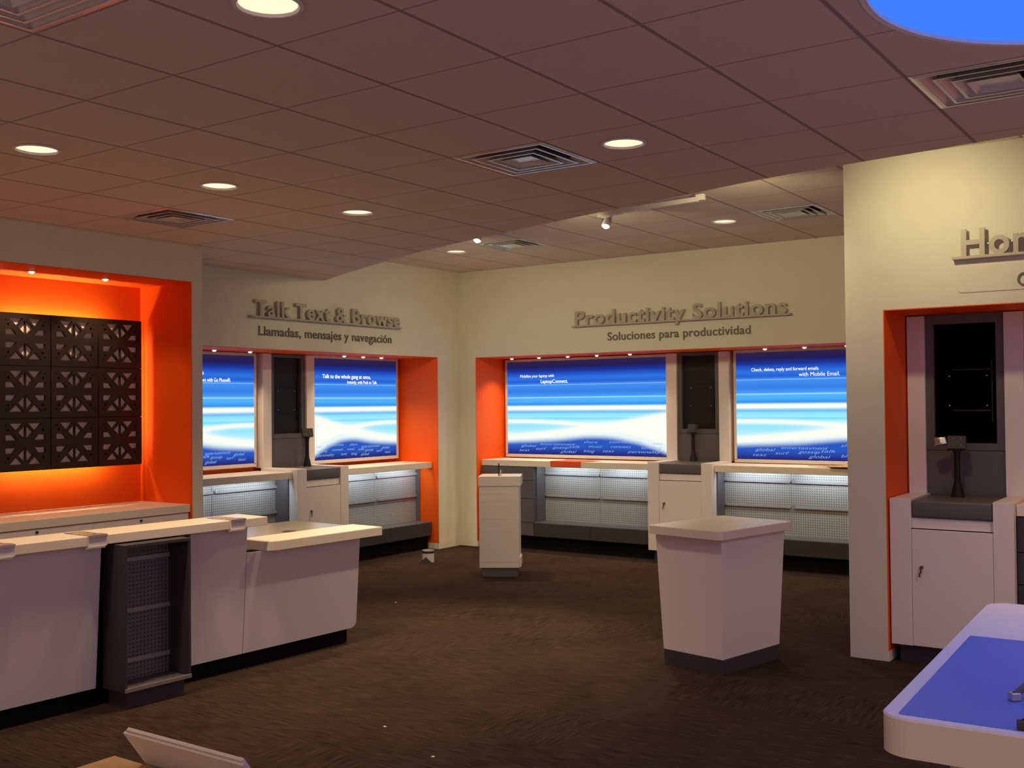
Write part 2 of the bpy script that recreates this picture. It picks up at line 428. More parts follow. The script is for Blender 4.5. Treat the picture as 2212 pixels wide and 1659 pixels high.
wall('wall_left', (XN, 0, 0), RZ, -2.8, 3.793, -2.0, 3.682, 2.842, ZL, 0.69, 0.90)
wall('wall_back_left', (XA, 0, 0), RZ, 3.793, 8.568, 4.0, 8.128, 2.368, ZU, 0.70)
wall('wall_back', (0, YB, 0), 0, -4.647, 4.5, -4.392, 4.2, 2.370, ZU, 0.70)
wall('wall_right', (0, YC, 0), 0, 1.290, 5.6, 1.549, 5.3, 2.402, ZU, 0.60)

# ------------------------------------------------------------------ ceiling fittings
def place(wallname):
    return {'A': ((XA, 0, 0), RZ), 'N': ((XN, 0, 0), RZ), 'B': ((0, YB, 0), 0.0), 'C': ((0, YC, 0), 0.0)}[wallname]
def wloc(wn, s, q, z):
    (x, y, _), r = place(wn)
    return (x - q, y + s, z) if r else (x + s, y + q, z)

def make_downlight():
    t = thing('recessed_downlight', '', 'ceiling light')
    MB().lathe([(0.104, 0.0), (0.120, -0.002), (0.120, -0.006), (0.106, -0.008), (0.100, 0.0)], cap=False).build('trim_ring', LAM, t, True)
    MB().lathe([(0.1075, 0.0), (0.100, 0.03), (0.085, 0.10), (0.0, 0.11)], cap=False).build('reflector', CHROME, t, True)
    MB().lathe([(0.0, 0.012), (0.060, 0.010), (0.102, 0.004)], cap=False).build('lens', LENS, t, True)
    return t
dl = make_downlight(); first = True
DL_LABELS = ['round recessed downlight over the orange niche, nearest the frame edge of the photo', 'round recessed downlight in front of the orange-lit air diffuser',
             'round recessed downlight third along the row before the orange niche', 'round recessed downlight beside the middle silver air diffuser',
             'large round recessed downlight cut off by the top of the photo']
UL_LABELS = ['round recessed downlight in the raised ceiling near the far corner', 'round recessed downlight in the raised ceiling beside an air diffuser']
for (x, y), lab in zip(DOWN + DOWN_UP, DL_LABELS + UL_LABELS):
    o = dl if first else copy_tree(dl); first = False
    up = (x, y) in DOWN_UP
    o.location = (x, y, ZU if up else ZL)
    tag(o, lab, 'ceiling light', 'recessed downlights')
for (x, y), f in zip(DOWN, (1.2, 1.2, 1.5, 0.35, 0.12)): lamp('SPOT', (x, y, ZL - 0.03), P_DOWN * f, WARM, size=0.09, spot=118, blend=0.8, name='downlight_and_added_spot')
for (x, y) in DOWN_UP: lamp('SPOT', (x, y, ZU - 0.03), P_DOWN_UP, WARM, size=0.09, spot=105, blend=0.9, name='downlight_and_added_spot')

def sq_ring(b, h0, z0, h1, z1, th=0.004):
    """sloping square ring: half sizes h0>h1"""
    c0 = [(-h0, -h0, z0), (h0, -h0, z0), (h0, h0, z0), (-h0, h0, z0)]; c1 = [(-h1, -h1, z1), (h1, -h1, z1), (h1, h1, z1), (-h1, h1, z1)]
    for i in range(4):
        j = (i + 1) % 4; b.quad(c0[i], c0[j], c1[j], c1[i])
        b.quad(*[(x, y, z + th) for x, y, z in (c0[i], c0[j], c1[j], c1[i])])
def make_vent():
    t = thing('air_diffuser', '', 'air vent')
    b = MB(); sq_ring(b, 0.297, -0.001, 0.276, -0.004); b.build('frame', ALU, t)
    for i, (h0, h1) in enumerate(((0.274, 0.222), (0.214, 0.160), (0.152, 0.108))):
        b = MB(); sq_ring(b, h0, -0.004 - 0.003 * i, h1, 0.034 - 0.003 * i); sq_ring(b, h0 + 0.004, -0.005 - 0.003 * i, h0 - 0.010, -0.005 - 0.003 * i, 0.001); b.build('louver_ring', ALU, t)
    b = MB(); sq_ring(b, 0.104, -0.012, 0.080, 0.006); b.box(-0.082, 0.082, -0.082, 0.082, 0.005, 0.008); b.build('centre_plate', ALU, t)
    b = MB(); b.box(-0.285, 0.285, -0.285, 0.285, 0.22, 0.225)
    for sx in (-1, 1): b.box(sx * 0.285 - 0.003, sx * 0.285 + 0.003, -0.285, 0.285, 0.002, 0.22)
    for sy in (-1, 1): b.box(-0.285, 0.285, sy * 0.285 - 0.003, sy * 0.285 + 0.003, 0.002, 0.22)
    b.build('plenum_box', BLACK, t)
    return t
vt = make_vent(); first = True
V_LABELS = ['square silver air diffuser near the middle of the lower ceiling', 'square air diffuser glowing orange above the near-left wall',
            'dark air diffuser cut off by the top corner of the photo beside the huge downlight', 'bright silver air diffuser below the blue round ceiling light',
            'square air diffuser in the raised ceiling near the far corner', 'square air diffuser in the raised ceiling beside the tall right wall']
for (i, j), lab in zip(LOW_VENTS + UP_VENTS, V_LABELS):
    o = vt if first else copy_tree(vt); first = False
    o.location = ((i + 0.5) * G, (j + 0.5) * G, ZU if (i, j) in UP_VENTS else ZL)
    tag(o, lab, 'air vent', 'ceiling air diffusers')

# big blue round ceiling light
t = thing('round_ceiling_light', 'huge round blue glowing ceiling light set in the lower ceiling', 'ceiling light', (*DISC, ZL))
MB().lathe([(R_DISC - 0.010, 0.07), (R_DISC - 0.010, -0.005), (R_DISC + 0.012, -0.005), (R_DISC + 0.012, 0.0), (R_DISC, 0.0), (R_DISC, 0.07)], n=96, cap=False).build('rim', LAM, t, True)
MB().lathe([(0.0, 0.012), (R_DISC - 0.010, 0.008), (R_DISC - 0.010, 0.07), (0.0, 0.075)], n=96, cap=False).build('diffuser', BLUEL, t)
l = lamp('AREA', (*DISC, ZL - 0.02), P_BLUE, (0.10, 0.26, 1.0), size=1.6, aim=(0, 0, -1), name='blue_lamp'); l.data.shape = 'DISK'

# track spotlights in the raised ceiling, then unseen added spots
def make_track_spot():
    t = thing('track_spotlight', '', 'spotlight')
    MB().box(-0.045, 0.045, -0.02, 0.02, -0.035, 0.0, 0.004).build('mount', LAM, t)
    for x0 in (-0.042, 0.036): MB().box(x0, x0 + 0.006, -0.012, 0.012, -0.085, -0.035).build('yoke_arm', CHROME, t)
    a = math.radians(-24)
    M = Matrix.Translation((0, 0, -0.060)) @ Matrix.Rotation(a, 4, 'X')
    MB().lathe([(0.012, 0.05), (0.022, 0.045), (0.034, -0.03), (0.036, -0.055), (0.033, -0.055)], n=20, cap=False).xf(M).build('lamp_head', LAM, t, True)
    MB().lathe([(0.0, -0.070), (0.020, -0.067), (0.032, -0.054)], n=20, cap=False).xf(M).build('bulb', SPOTL, t, True)
    return t
TRK_Z = ZU - 0.075
ts = make_track_spot()
ts.location = (-0.825, 5.650, TRK_Z); tag(ts, 'track spotlight hanging from the end of the pale ceiling track', 'spotlight', 'track spotlights')
o = copy_tree(ts); o.location = (-2.066, 5.505, ZU - 0.095); tag(o, 'track spotlight glowing beside the far air diffuser of the raised ceiling', 'spotlight', 'track spotlights')
def track(p, q, label):
    p, q = Vector(p), Vector(q); d = q - p; L = d.length
    t = thing('ceiling_track', label, 'light track', (p.x, p.y, ZU - 0.022), math.atan2(d.y, d.x))
    MB().box(-0.02, 0.21, -0.022, 0.022, -0.075, -0.012, 0.003).build('feed_box', LAM, t)
    b = MB(); n = 14
    for i in range(n):
        x0, x1 = 0.20 + (L - 0.20) * i / n, 0.20 + (L - 0.20) * (i + 1) / n
        b.box(x0, x1, -0.016, 0.016, -0.066, -0.030)
    b.build('track_bar', LAM, t)
    MB().box(L - 0.01, L + 0.06, -0.02, 0.02, -0.060, -0.012, 0.003).build('end_cap', LAM, t)
    for x0 in (0.07, L - 0.02): MB().box(x0, x0 + 0.04, -0.012, 0.012, -0.02, 0.022).build('ceiling_clip', METAL, t)
track((-0.885, 5.655, 0), (0.05, 5.557, 0), 'pale straight light track on the raised ceiling')
track((-2.12, 5.52, 0), (-3.0, 5.83, 0), 'light track hidden behind the edge of the lower ceiling')
lamp('SPOT', (-0.825, 5.60, 3.28), P_TRACK, (1.0, 0.78, 0.45), size=0.03, spot=68, blend=0.95, aim=(-0.25, -1.5, -3.2), name='track_and_added_spot')
lamp('SPOT', (-2.066, 5.45, 3.26), P_TRACK, (1.0, 0.78, 0.45), size=0.03, spot=68, blend=0.95, aim=(0.6, -1.3, -3.2), name='track_and_added_spot')
for (x, y, ax, ay, az, p) in ((1.9, 4.30, 0.0, 1.0, -0.55, 0.55), (0.6, 4.75, -0.3, 2.4, -1.2, 1.05), (-1.1, 5.25, -0.1, 2.3, -1.2, 0.95), (-2.6, 5.75, -0.8, 2.2, -1.4, 0.8), (-2.2, 5.6, -2.2, 1.2, -1.3, 0.65)):
    lamp('SPOT', (x, y, 3.20), P_WASH * p, (1.0, 0.84, 0.44), size=0.05, spot=125 if x > -1.5 else 112, blend=0.9, aim=(ax, ay, az), name='added_wash_spot')  # unseen spots without fittings, added to brighten the upper walls
lamp('SPOT', (0.55, 4.85, 3.36), 34, (1.0, 0.78, 0.45), size=0.03, spot=34, blend=0.9, aim=(0.02, -0.10, -2.4), name='track_and_added_spot')  # extra unseen spot, added to brighten the kiosk top; no track head
for (x, y, p) in ((3.35, -0.9, 0.65), (3.50, 3.85, 1.35)): lamp('SPOT', (x, y, ZL - 0.03), P_DOWN * p, WARM, size=0.09, spot=118, blend=0.8, name='downlight_and_added_spot')  # bare lights outside the view, added to lift table edge and right side

# small puck lights in the niche ceilings
def make_puck():
    t = thing('puck_light', '', 'spotlight')
    MB().lathe([(0.036, -0.001), (0.036, -0.007), (0.026, -0.009), (0.022, -0.003)], n=20, cap=False).build('trim_ring', METAL, t, True)
    MB().lathe([(0.0, -0.024), (0.012, -0.022), (0.020, -0.015), (0.023, -0.006)], n=20, cap=False).build('bulb', PUCKL, t, True)
    return t
pk = make_puck(); first = True
PUCKS = [('A', 4.95, 'first'), ('A', 5.42, 'second'), ('A', 6.83, 'first'), ('A', 7.15, 'second'), ('A', 7.47, 'last'),
         ('B', -4.07, 'first'), ('B', -3.66, 'second'), ('B', -3.24, 'third'), ('B', -2.83, 'fourth'), ('B', -2.38, 'last'),
         ('B', -0.72, 'first'), ('B', -0.28, 'second'), ('B', 0.17, 'last'), ('N', 2.42, 'first'), ('N', 3.06, 'second')]
WHERE = {0: 'over the half-hidden lightbox', 2: 'over the gang talk lightbox', 5: 'over the laptop lightbox', 10: 'over the email lightbox', 13: 'in the ceiling of the bright orange recess'}
w0 = ''
for n, (wn, s, od) in enumerate(PUCKS):
    w0 = WHERE.get(n, w0)
    o = pk if first else copy_tree(pk); first = False
    zt = {'A': 2.362, 'B': 2.364, 'N': 2.836}[wn]; q = 0.34 if wn != 'N' else 0.30
    o.location = wloc(wn, s, q, zt); tag(o, 'puck light %s, %s from the orange niche end' % (w0, od) if wn != 'N' else 'small puck light %s, %s' % (w0, 'nearer the black panel middle' if od == 'first' else 'nearer the recess end'), 'spotlight', 'puck lights in the recess ceilings')
    lamp('SPOT', wloc(wn, s, q, zt - 0.034), P_PUCK * (0.85 if wn == 'N' else 1.0), WARM, size=0.02, spot=110, blend=0.9, name='puck_lamp')

# ------------------------------------------------------------------ wall fixtures
def at_wall(name, label, cat, wn, s, q=0.0, z=0.0, group=None):
    return thing(name, label, cat, wloc(wn, s, q, z), place(wn)[1], group)

def make_tower(ztop):
    """white display tower, 0.78 m wide: cabinet below, dark screen panel between posts above"""
    W = 0.78
    t = thing('display_tower', '', 'display tower')
    for s0, s1 in ((0.0, 0.140), (0.655, W)):
        MB().box(s0, s1, 0.02, 0.575, 0.122, 1.112, 0.002).build('side_panel', LAM, t)
    MB().box(0.142, 0.653, 0.045, 0.56, 0.915, 0.984).build('fascia', LAM, t)
    d = MB().box(0.121 + 0.021, 0.653, 0.024, 0.045, 0.124, 0.908, 0.0015).build('door', LAM, t)
    MB().box(0.1405, 0.1418, 0.026, 0.05, 0.124, 0.915).build('door_gap', BLACK, t)
    MB().bar((0.205, 0.024, 0.655), (0.205, 0.012, 0.655), 0.011, 16).build('lock', BRASS, d)
    k = MB(); k.bar((0.205, 0.014, 0.650), (0.205, 0.006, 0.650), 0.004, 8); k.box(0.196, 0.206, 0.004, 0.007, 0.615, 0.652); k.box(0.190, 0.199, 0.003, 0.006, 0.592, 0.618); k.build('key', BRASS, d)
    MB().box(0.142, 0.653, 0.03, 0.575, 0.986, 1.103, 0.016, 4).build('grey_cap', GREY, t, True)
    for s0, s1 in ((0.0, 0.122), (0.648, 0.772)):
        MB().box(s0, s1, 0.535, 0.66, 1.112, ztop - 0.012, 0.002).build('post', LAM, t)
    b = MB(); q0, q1 = 0.56, 0.60
    b.box(0.124, 0.178, q0, q1, 1.424, ztop - 0.012); b.box(0.592, 0.646, q0, q1, 1.424, ztop - 0.012)
    b.box(0.178, 0.592, q0, q1, 1.424, 1.474); b.box(0.178, 0.592, q0, q1, 2.322, ztop - 0.012)
    b.build('screen_surround', GREY, t)
    MB().box(0.124, 0.646, q0 + 0.001, q1, 1.104, 1.420).build('lower_panel', GREY, t)
    s = MB().box(0.170, 0.600, q1, q1 + 0.03, 1.46, 2.335).build('screen_recess', BLACK, t)
    b = MB()
    for x in (0.275, 0.525):
        for z in (1.74, 1.95): b.box(x - 0.004, x + 0.004, q1 - 0.003, q1, z - 0.004, z + 0.004)
    b.build('screws', METAL, s)
    b = MB(); b.box(0.30, 0.56, q1 - 0.012, q1, 1.70, 1.712); b.box(0.30, 0.56, q1 - 0.012, q1, 1.99, 2.0); b.box(0.555, 0.565, q1 - 0.012, q1, 1.62, 2.06); b.build('mount_bracket', BLACK, s)
    MB().box(0.04, 0.74, 0.085, 0.5, 0.0, 0.122).build('toe_kick', DGREY, t)
    return t
tw = make_tower(2.368)
S_A, S_B, S_C = 5.772, -2.000, 1.566
tw.location = wloc('B', S_B, 0, 0); tag(tw, 'white display tower with dark screen recess between the laptop and email lightboxes', 'display tower', 'white display towers')
o = copy_tree(tw); o.location = wloc('A', S_A, 0, 0); o.rotation_euler = (0, 0, RZ); tag(o, 'white display tower with dark screen recess between the two lightboxes of the back-left recess', 'display tower', 'white display towers')
o = make_tower(2.398); o.location = wloc('C', S_C, 0, 0); tag(o, 'white display tower in the tall right wall, with a silver device on its stand', 'display tower', 'white display towers')

def make_stand(loc, rz, label):
    t = thing('device_stand', label, 'device stand', loc, rz, 'black device stands')
    MB().lathe([(0.0, 0.0), (0.046, 0.0), (0.042, 0.02), (0.034, 0.06), (0.023, 0.10), (0.0215, 0.12)], n=20).build('base', BLACK, t, True)
    MB().lathe([(0.021, 0.118), (0.020, 0.24), (0.021, 0.30), (0.036, 0.335), (0.036, 0.345)], n=20).build('column', BLACK, t, True)
    M = Matrix.Translation((0, 0, 0.37)) @ Matrix.Rotation(math.radians(-18), 4, 'X')
    h = MB().box(-0.062, 0.062, -0.030, 0.012, -0.045, 0.052, 0.006).xf(M).build('holder', DGREY, t)
    b = MB()
    for x in (-0.022, 0.028):
        for z in (-0.018, 0.028): b.bar((x, -0.031, z), (x, -0.029, z), 0.004, 8)
    b.xf(M).build('screws', BRASS, h)
    return t
zc = 1.1035
make_stand(wloc('A', S_A + 0.56, 0.44, zc), RZ - 0.5, 'black device stand on the tower of the back-left recess')
make_stand(wloc('B', S_B + 0.34, 0.50, zc), -0.3, 'black device stand on the tower between the laptop and email lightboxes')
make_stand(wloc('C', S_C + 0.352, 0.44, zc), 0.15, 'black device stand on the tower of the tall right wall')
t = thing('handheld_device', 'small silver device held at the side of the device stand by the tall right wall', 'device', wloc('C', S_C + 0.352, 0.44, zc), 0.15)
M = Matrix.Translation((-0.105, -0.005, 0.385)) @ Matrix.Rotation(math.radians(-18), 4, 'X') @ Matrix.Rotation(math.radians(-9), 4, 'Y')
MB().box(-0.042, 0.042, -0.022, 0.010, -0.030, 0.030, 0.009, 3).xf(M).build('body', CHROME, t, True)
MB().box(-0.004, 0.034, -0.0245, -0.021, -0.018, 0.020, 0.002).xf(M).build('keypad', METAL, t)
MB().box(-0.045, -0.012, -0.020, 0.006, 0.006, 0.033, 0.008).xf(M).build('grip', GREY, t)

def worktop(wn, s0, s1, ztop, label, q0=0.092, q1=0.63, th=0.073):
    b = MB().box(s0, s1, q0, q1, ztop - 0.028, ztop, 0.003)
    b.box(s0, s1, q0, q0 + 0.022, ztop - th, ztop - 0.026, 0.002)
    b.box(s0, s0 + 0.02, q0 + 0.01, q1, ztop - th, ztop - 0.026); b.box(s1 - 0.02, s1, q0 + 0.01, q1, ztop - th, ztop - 0.026)
    o = b.build('worktop', LAMT)
    (x, y, _), r = place(wn); o.location = (x, y, 0); o.rotation_euler = (0, 0, r)
    return tag(o, label, 'worktop', 'white worktops')
worktop('A', 4.03, S_A - 0.004, 1.082, 'white worktop below the half-hidden lightbox of the back-left recess')
worktop('A', S_A + 0.784, 8.112, 1.071, 'white worktop below the gang talk lightbox')
worktop('B', -4.378, S_B - 0.004, 1.086, 'white worktop below the laptop lightbox, with orange card on it')
worktop('B', S_B + 0.784, 1.9, 1.092, 'white worktop below the email lightbox, with cardboard on it')
worktop('C', S_C + 0.784, 3.32, 1.096, 'white worktop cut by the photo edge in the recess of the tall right wall')

def gondola(wn, s0, s1, bays, ztop, label, end0=True, end1=True):
    """pegboard shelving under a worktop"""
    t = at_wall('pegboard_unit', label, 'shelving unit', wn, s0, 0, 0, 'pegboard units under the worktops')
    L = s1 - s0; zt = ztop - 0.075; qp = 0.335
    wb = L / bays
    for i in range(bays):
        a, c = i * wb, (i + 1) * wb
        p = MB().box(a + 0.003, c - 0.003, qp, qp + 0.012, 0.335, zt).build('pegboard_panel', PEG, t)
        for z in (0.916, 0.648):
            r = MB(); r.box(a + 0.03, c - 0.005, qp - 0.022, qp, z - 0.004, z + 0.004); r.box(a + 0.03, c - 0.005, qp - 0.024, qp - 0.020, z - 0.010, z + 0.018)
            rr = r.build('shelf_rail', RAIL, t)
            k = MB(); k.box(a + 0.018, a + 0.048, qp - 0.030, qp - 0.022, z - 0.006, z + 0.030); k.build('rail_clip', METAL, rr)
        MB().box(a + 0.002, c - 0.002, 0.090, 0.108, 0.168, 0.322, 0.002).build('base_drawer', DGREY, t)
    for i in range(bays + 1):
        a = min(max(i * wb, 0.004), L - 0.004); MB().box(a - 0.003, a + 0.003, qp - 0.004, qp + 0.02, 0.335, zt).build('upright', RAIL, t)
    MB().box(0, L, 0.088, qp + 0.012, 0.323, 0.336, 0.002).build('deck', GREY, t)
    MB().box(0.0, L, 0.110, qp, 0.160, 0.322).build('base_box', BLACK, t)
    MB().box(0.0, L, 0.155, qp, 0.0, 0.160).build('toe_kick', KICK, t)
    if end0: MB().box(0.0, 0.016, 0.14, qp, 0.336, zt).build('end_panel', GREY, t)
    if end1: MB().box(L - 0.016, L, 0.14 if end1 is True else end1, qp, 0.336, zt).build('end_panel', GREY, t)
    MB().box(0.05, L - 0.05, 0.125, 0.155, zt + 0.016, zt + 0.036).build('strip_lamp', TUBEC, t)
    n = max(1, bays)
    for i in range(n):
        lamp('AREA', (wb * (i + 0.5), 0.145, zt + 0.010), P_STRIP, (0.84, 0.94, 1.0), t, size=wb * 0.8, size_y=0.03, aim=(0, 1.0, -0.9), name='strip_light')
    return t
gondola('A', 4.05, S_A - 0.002, 2, 1.082, 'pegboard shelving under the worktop of the half-hidden lightbox, behind the service counter')
gondola('A', S_A + 0.782, 8.10, 2, 1.071, 'pegboard shelving reflecting orange, under the worktop of the gang talk lightbox', end1=0.28)
gondola('B', -3.592, S_B - 0.002, 2, 1.086, 'pegboard shelving under the worktop with orange card, behind the slim white pedestal')
gondola('B', S_B + 0.782, 1.87, 4, 1.092, 'pegboard shelving under the email lightbox, behind the flared white kiosk')

def drawer_unit(wn, s0, s1, zt, label, seams, m):
    t = at_wall('drawer_unit', label, 'drawer unit', wn, s0)
    L = s1 - s0
    MB().box(0, L, 0.108, 0.34, 0.165, zt).build('carcass', m, t)
    for z0, z1 in zip(seams, seams[1:]):
        MB().box(0.003, L - 0.002, 0.088, 0.107, z0 + 0.003, z1 - 0.003, 0.002).build('drawer', m, t)
    MB().box(0, L, 0.155, 0.34, 0, 0.165).build('toe_kick', KICK, t)
drawer_unit('B', -4.384, -3.596, 1.008, 'grey drawer unit behind the slim white pedestal', [0.168, 0.330, 0.62, 0.845, 1.008], GREY)
drawer_unit('C', S_C + 0.784, 3.3, 1.018, 'dark drawer unit cut by the photo edge under the worktop of the tall right wall', [0.168, 0.40, 0.58, 0.79, 1.018], DGREY)

# ------------------------------------------------------------------ lightboxes
def lightbox(wn, s0, s1, z0, z1, art, label, lines):
    t = at_wall('lightbox', label, 'lightbox', wn, s0, 0, 0, 'blue lightboxes')
    L = s1 - s0; q0 = 0.575; fw = 0.030
    b = MB(); b.box(0, L, q0, 0.66, z0, z0 + fw + 0.008, 0.002); b.box(0, L, q0, 0.66, z1 - fw, z1, 0.002)
    b.box(0, fw, q0, 0.66, z0 + fw, z1 - fw); b.box(L - fw, L, q0, 0.66, z0 + fw, z1 - fw)
    b.build('frame', FRAME, t)
    g0, g1, h0, h1 = fw, L - fw, z0 + fw + 0.008, z1 - fw
    p = MB().box(g0, g1, q0 + 0.008, q0 + 0.020, h0, h1).build('artwork', art, t)
    for body, s, z, wd, cap, bold, role in lines:
        me = text_mesh(body, wd, cap, 0.002, bold)
        link_mesh('headline_lettering', me, TEXTW, p, (s - s0, q0 + 0.0075, z))
    rows = [[(.09, 'global'), (.22, 'entertainment'), (.50, 'share'), (.66, 'communicate'), (.92, 'con')],
            [(.08, 'text'), (.19, 'surf'), (.30, 'gossip'), (.41, 'talk'), (.53, 'music'), (.67, 'connect'), (.85, 'sending')],
            [(.20, 'share'), (.35, 'global'), (.50, 'blog'), (.62, 'text'), (.77, 'personality')]]
    mir = art is ARTM; gw = g1 - g0; kx = min(1.0, gw / 2.25) * 0.040
    for r, row in enumerate(rows):
        for u, wrd in row:
            wd = kx * len(wrd); x = g0 + gw * u
            if mir: x = g1 - gw * u - wd
            if x + wd > g1 - 0.01 or x < g0 + 0.01: continue
            tt = 0.868 + 0.05 * (((0.65 - u) / 0.55) ** 2 if u < 0.65 else 0.25 * ((u - 0.65) / 0.3) ** 2) + 0.047 * r
            if tt > 0.985: continue
            me = text_mesh(wrd, wd, 0.033, 0.001, -0.010, 0.35)
            link_mesh('script_word', me, SCRIPT, p, (x, q0 + 0.0078, h1 - tt * (h1 - h0)))
    return t
# headline: text, wall position of its start, base line height, width, capital height, weight
def hd(wn, u): return u
lightbox('B', -4.342, S_B - 0.003, 1.100, 2.352, ART, 'blue lightbox about the laptop above the worktop with orange card',
         [('Mobilize your laptop with', -4.109, 2.118, 0.513, 0.038, 0.0, 0), ('LaptopConnect.', -3.795, 2.042, 0.405, 0.046, 0.012, 0)])
lightbox('B', S_B + 0.812, 1.22, 1.100, 2.362, ART, 'blue lightbox about emails, partly hidden by the tall right wall',
         [('Check, delete, reply and forward emails', -0.977, 2.121, 0.763, 0.038, 0.003, 0), ('with Mobile Email.', -0.432, 2.055, 0.450, 0.046, 0.0, 0)])
lightbox('A', 4.20, S_A - 0.058, 1.130, 2.355, ARTM, 'half-hidden blue lightbox at the end of the orange niche wall',
         [('calls', 4.885, 2.114, 0.128, 0.046, 0.012, 0), ('payment with Go Phone\u00ae.', 4.893, 2.042, 0.471, 0.040, 0.003, 0)])
lightbox('A', S_A + 0.776, 8.045, 1.112, 2.362, ARTM, 'blue lightbox about talking to the whole gang beside an orange recess side',
         [('Talk to the whole gang at once,', 6.720, 2.103, 0.822, 0.048, 0.009, 0), ('instantly, with Push to Talk.', 7.131, 2.042, 0.528, 0.040, 0.002, 0)])

# ------------------------------------------------------------------ wall lettering
def wall_sign(wn, label, main, s0, s1, cap, sub, u0, u1, scap, bar0, bar1, zb=2.700, zs=2.505, plate=None):
    t = at_wall('wall_sign', label, 'sign', wn, 0, 0, 0, 'lettered wall signs')
    for lm in split_letters(text_mesh(main, s1 - s0, cap, 0.028, 0.020, spacing=1.08)): link_mesh('letter', lm, SIGN, t, (s0, -0.022, zb))
    MB().box(bar0, bar1, -0.058, -0.002, zb - 0.022, zb - 0.004, 0.001).build('underline_bar', SIGN, t)
    b = MB(); n = 5
    for i in range(n):
        x = s0 + (s1 - s0) * (0.03 + 0.94 * i / (n - 1)); b.bar((x, -0.024, zb + cap * 0.4), (x, 0.0, zb + cap * 0.4), 0.004, 8)
    b.build('standoff_pins', METAL, t)
    for lm in split_letters(text_mesh(sub, u1 - u0, scap, 0.008, 0.010, spacing=1.03)): link_mesh('subtitle_letter', lm, SIGND, t, (u0, -0.001 if not plate else -0.0065, zs))
    if plate:
        b = MB(); b.prism(round_rect(plate[0], plate[1], plate[2], plate[3], 0.035), 0.0, 0.006)
        b.xf(Matrix(((1, 0, 0, 0), (0, 0, -1, 0), (0, 1, 0, 0), (0, 0, 0, 1)))).build('backing_plate', WHITE, t)
    return t
wall_sign('A', 'grey wall lettering Talk Text & Browse above the back-left recess', 'Talk Text & Browse', 5.150, 7.372, 0.168, 'Llamadas, mensajes y navegaci\u00f3n', 5.228, 7.261, 0.098, 5.089, 7.387)
wall_sign('B', 'grey wall lettering Productivity Solutions above the back recess', 'Productivity Solutions', -2.895, -0.330, 0.168, 'Soluciones para productividad', -2.482, -0.741, 0.098, -2.937, -0.287)
wall_sign('C', 'grey wall lettering cut off by the photo edge on the tall right wall', 'Home', 2.070, 2.672, 0.180, 'C', 2.397, 2.462, 0.088, 2.012, 3.70, zb=2.724, zs=2.508, plate=(2.030, 3.70, 2.486, 2.66))

# ------------------------------------------------------------------ things on the back worktops and floor
t = at_wall('orange_card', 'folded orange card draped over the edge of the worktop below the laptop lightbox', 'card', 'B', -3.345, 0.0, 1.0865)
MB().box(0, 0.425, 0.086, 0.0905, -0.066, 0.003).build('front_flap', ORSHEET, t)
b = MB(); b.quad((0, 0.087, 0.0005), (0.425, 0.087, 0.0005), (0.58, 0.34, 0.0005), (0.10, 0.34, 0.0005)); b.quad((0, 0.087, 0.003), (0.425, 0.087, 0.003), (0.58, 0.34, 0.012), (0.10, 0.34, 0.012))
b.build('top_flap', ORSHEET, t)
t = at_wall('cardboard_sheet', 'piece of brown cardboard lying on the worktop below the email lightbox', 'cardboard', 'B', 0.02, 0.0, 1.0925)
me = MB().prism([(-0.22, 0.16), (0.02, 0.14), (0.04, 0.06), (0.45, 0.04), (0.95, 0.10), (0.95, 0.50), (0.10, 0.50), (0.08, 0.30)], 0.012, 0.018).build('sheet', CARD, t)
MB().prism([(0.0, 0.12), (0.60, 0.14), (0.60, 0.44), (0.0, 0.44)], 0.0, 0.011).build('lower_sheet', CARD, t)

# slim white pedestal
a = math.radians(31.4)
t = thing('pedestal', 'slim white pedestal standing before the grey drawer unit, with a black rod on top', 'pedestal', (-2.772, 6.772, 0), a)
MB().box(-0.185, 0.185, 0.01, 0.40, 0.0, 0.095, 0.004).build('plinth', GREY, t)
b = MB(); b.box(-0.205, 0.205, 0.0, 0.41, 0.095, 0.935, 0.003)
b.build('body', LAM, t)
b = MB()
for z in (0.16, 0.47, 0.60, 0.78, 0.86): b.box(-0.2055, 0.2055, -0.0012, 0.0, z, z + 0.002)
b.build('wrap_seams', BACKING, t)
MB().box(0.2055, 0.222, 0.02, 0.30, 0.10, 0.20, 0.003).build('side_block', LAM, t)
MB().prism([(-0.212, -0.006), (0.225, -0.006), (0.225, 0.44), (-0.205, 0.44)], 0.937, 1.035).build('cap', LAM, t)
b = MB(); b.bar((-0.005, 0.12, 1.035), (-0.005, 0.12, 1.165), 0.006, 10); b.box(-0.011, 0.001, 0.11, 0.13, 1.035, 1.05); b.build('rod', BLACK, t)
MB().box(0.008, 0.022, 0.116, 0.122, 1.035, 1.10).build('clear_tab', ACRYL, t)

# small white can on the floor
t = thing('paint_can', 'small white can with a dark lid on the carpet by the back-left recess', 'can', (-4.08, 7.22, 0), 0.6)
MB().lathe([(0.0, 0.0), (0.066, 0.0), (0.066, 0.115), (0.062, 0.120)], n=28).build('body', LAM, t, True)
MB().lathe([(0.0, 0.120), (0.070, 0.120), (0.070, 0.136), (0.062, 0.138), (0.060, 0.130), (0.0, 0.129)], n=28, cap=False).build('lid', METAL, t, True)
MB().lathe([(0.0665, 0.104), (0.0665, 0.119)], n=28, cap=False).build('dark_band', BLACK, t, True)
c = thing('paper_tent', 'small dark folded card standing against the white can', 'card', (-4.02, 7.10, 0), math.radians(31))
b = MB(); b.prism([(-0.085, 0), (0.085, 0), (0.0, 0.072)], 0.0, 0.004); b.xf(Matrix(((1, 0, 0, 0), (0, 0.25, 1, 0), (0, 1, 0, 0), (0, 0, 0, 1)))); b.build('face', DGREY, c)

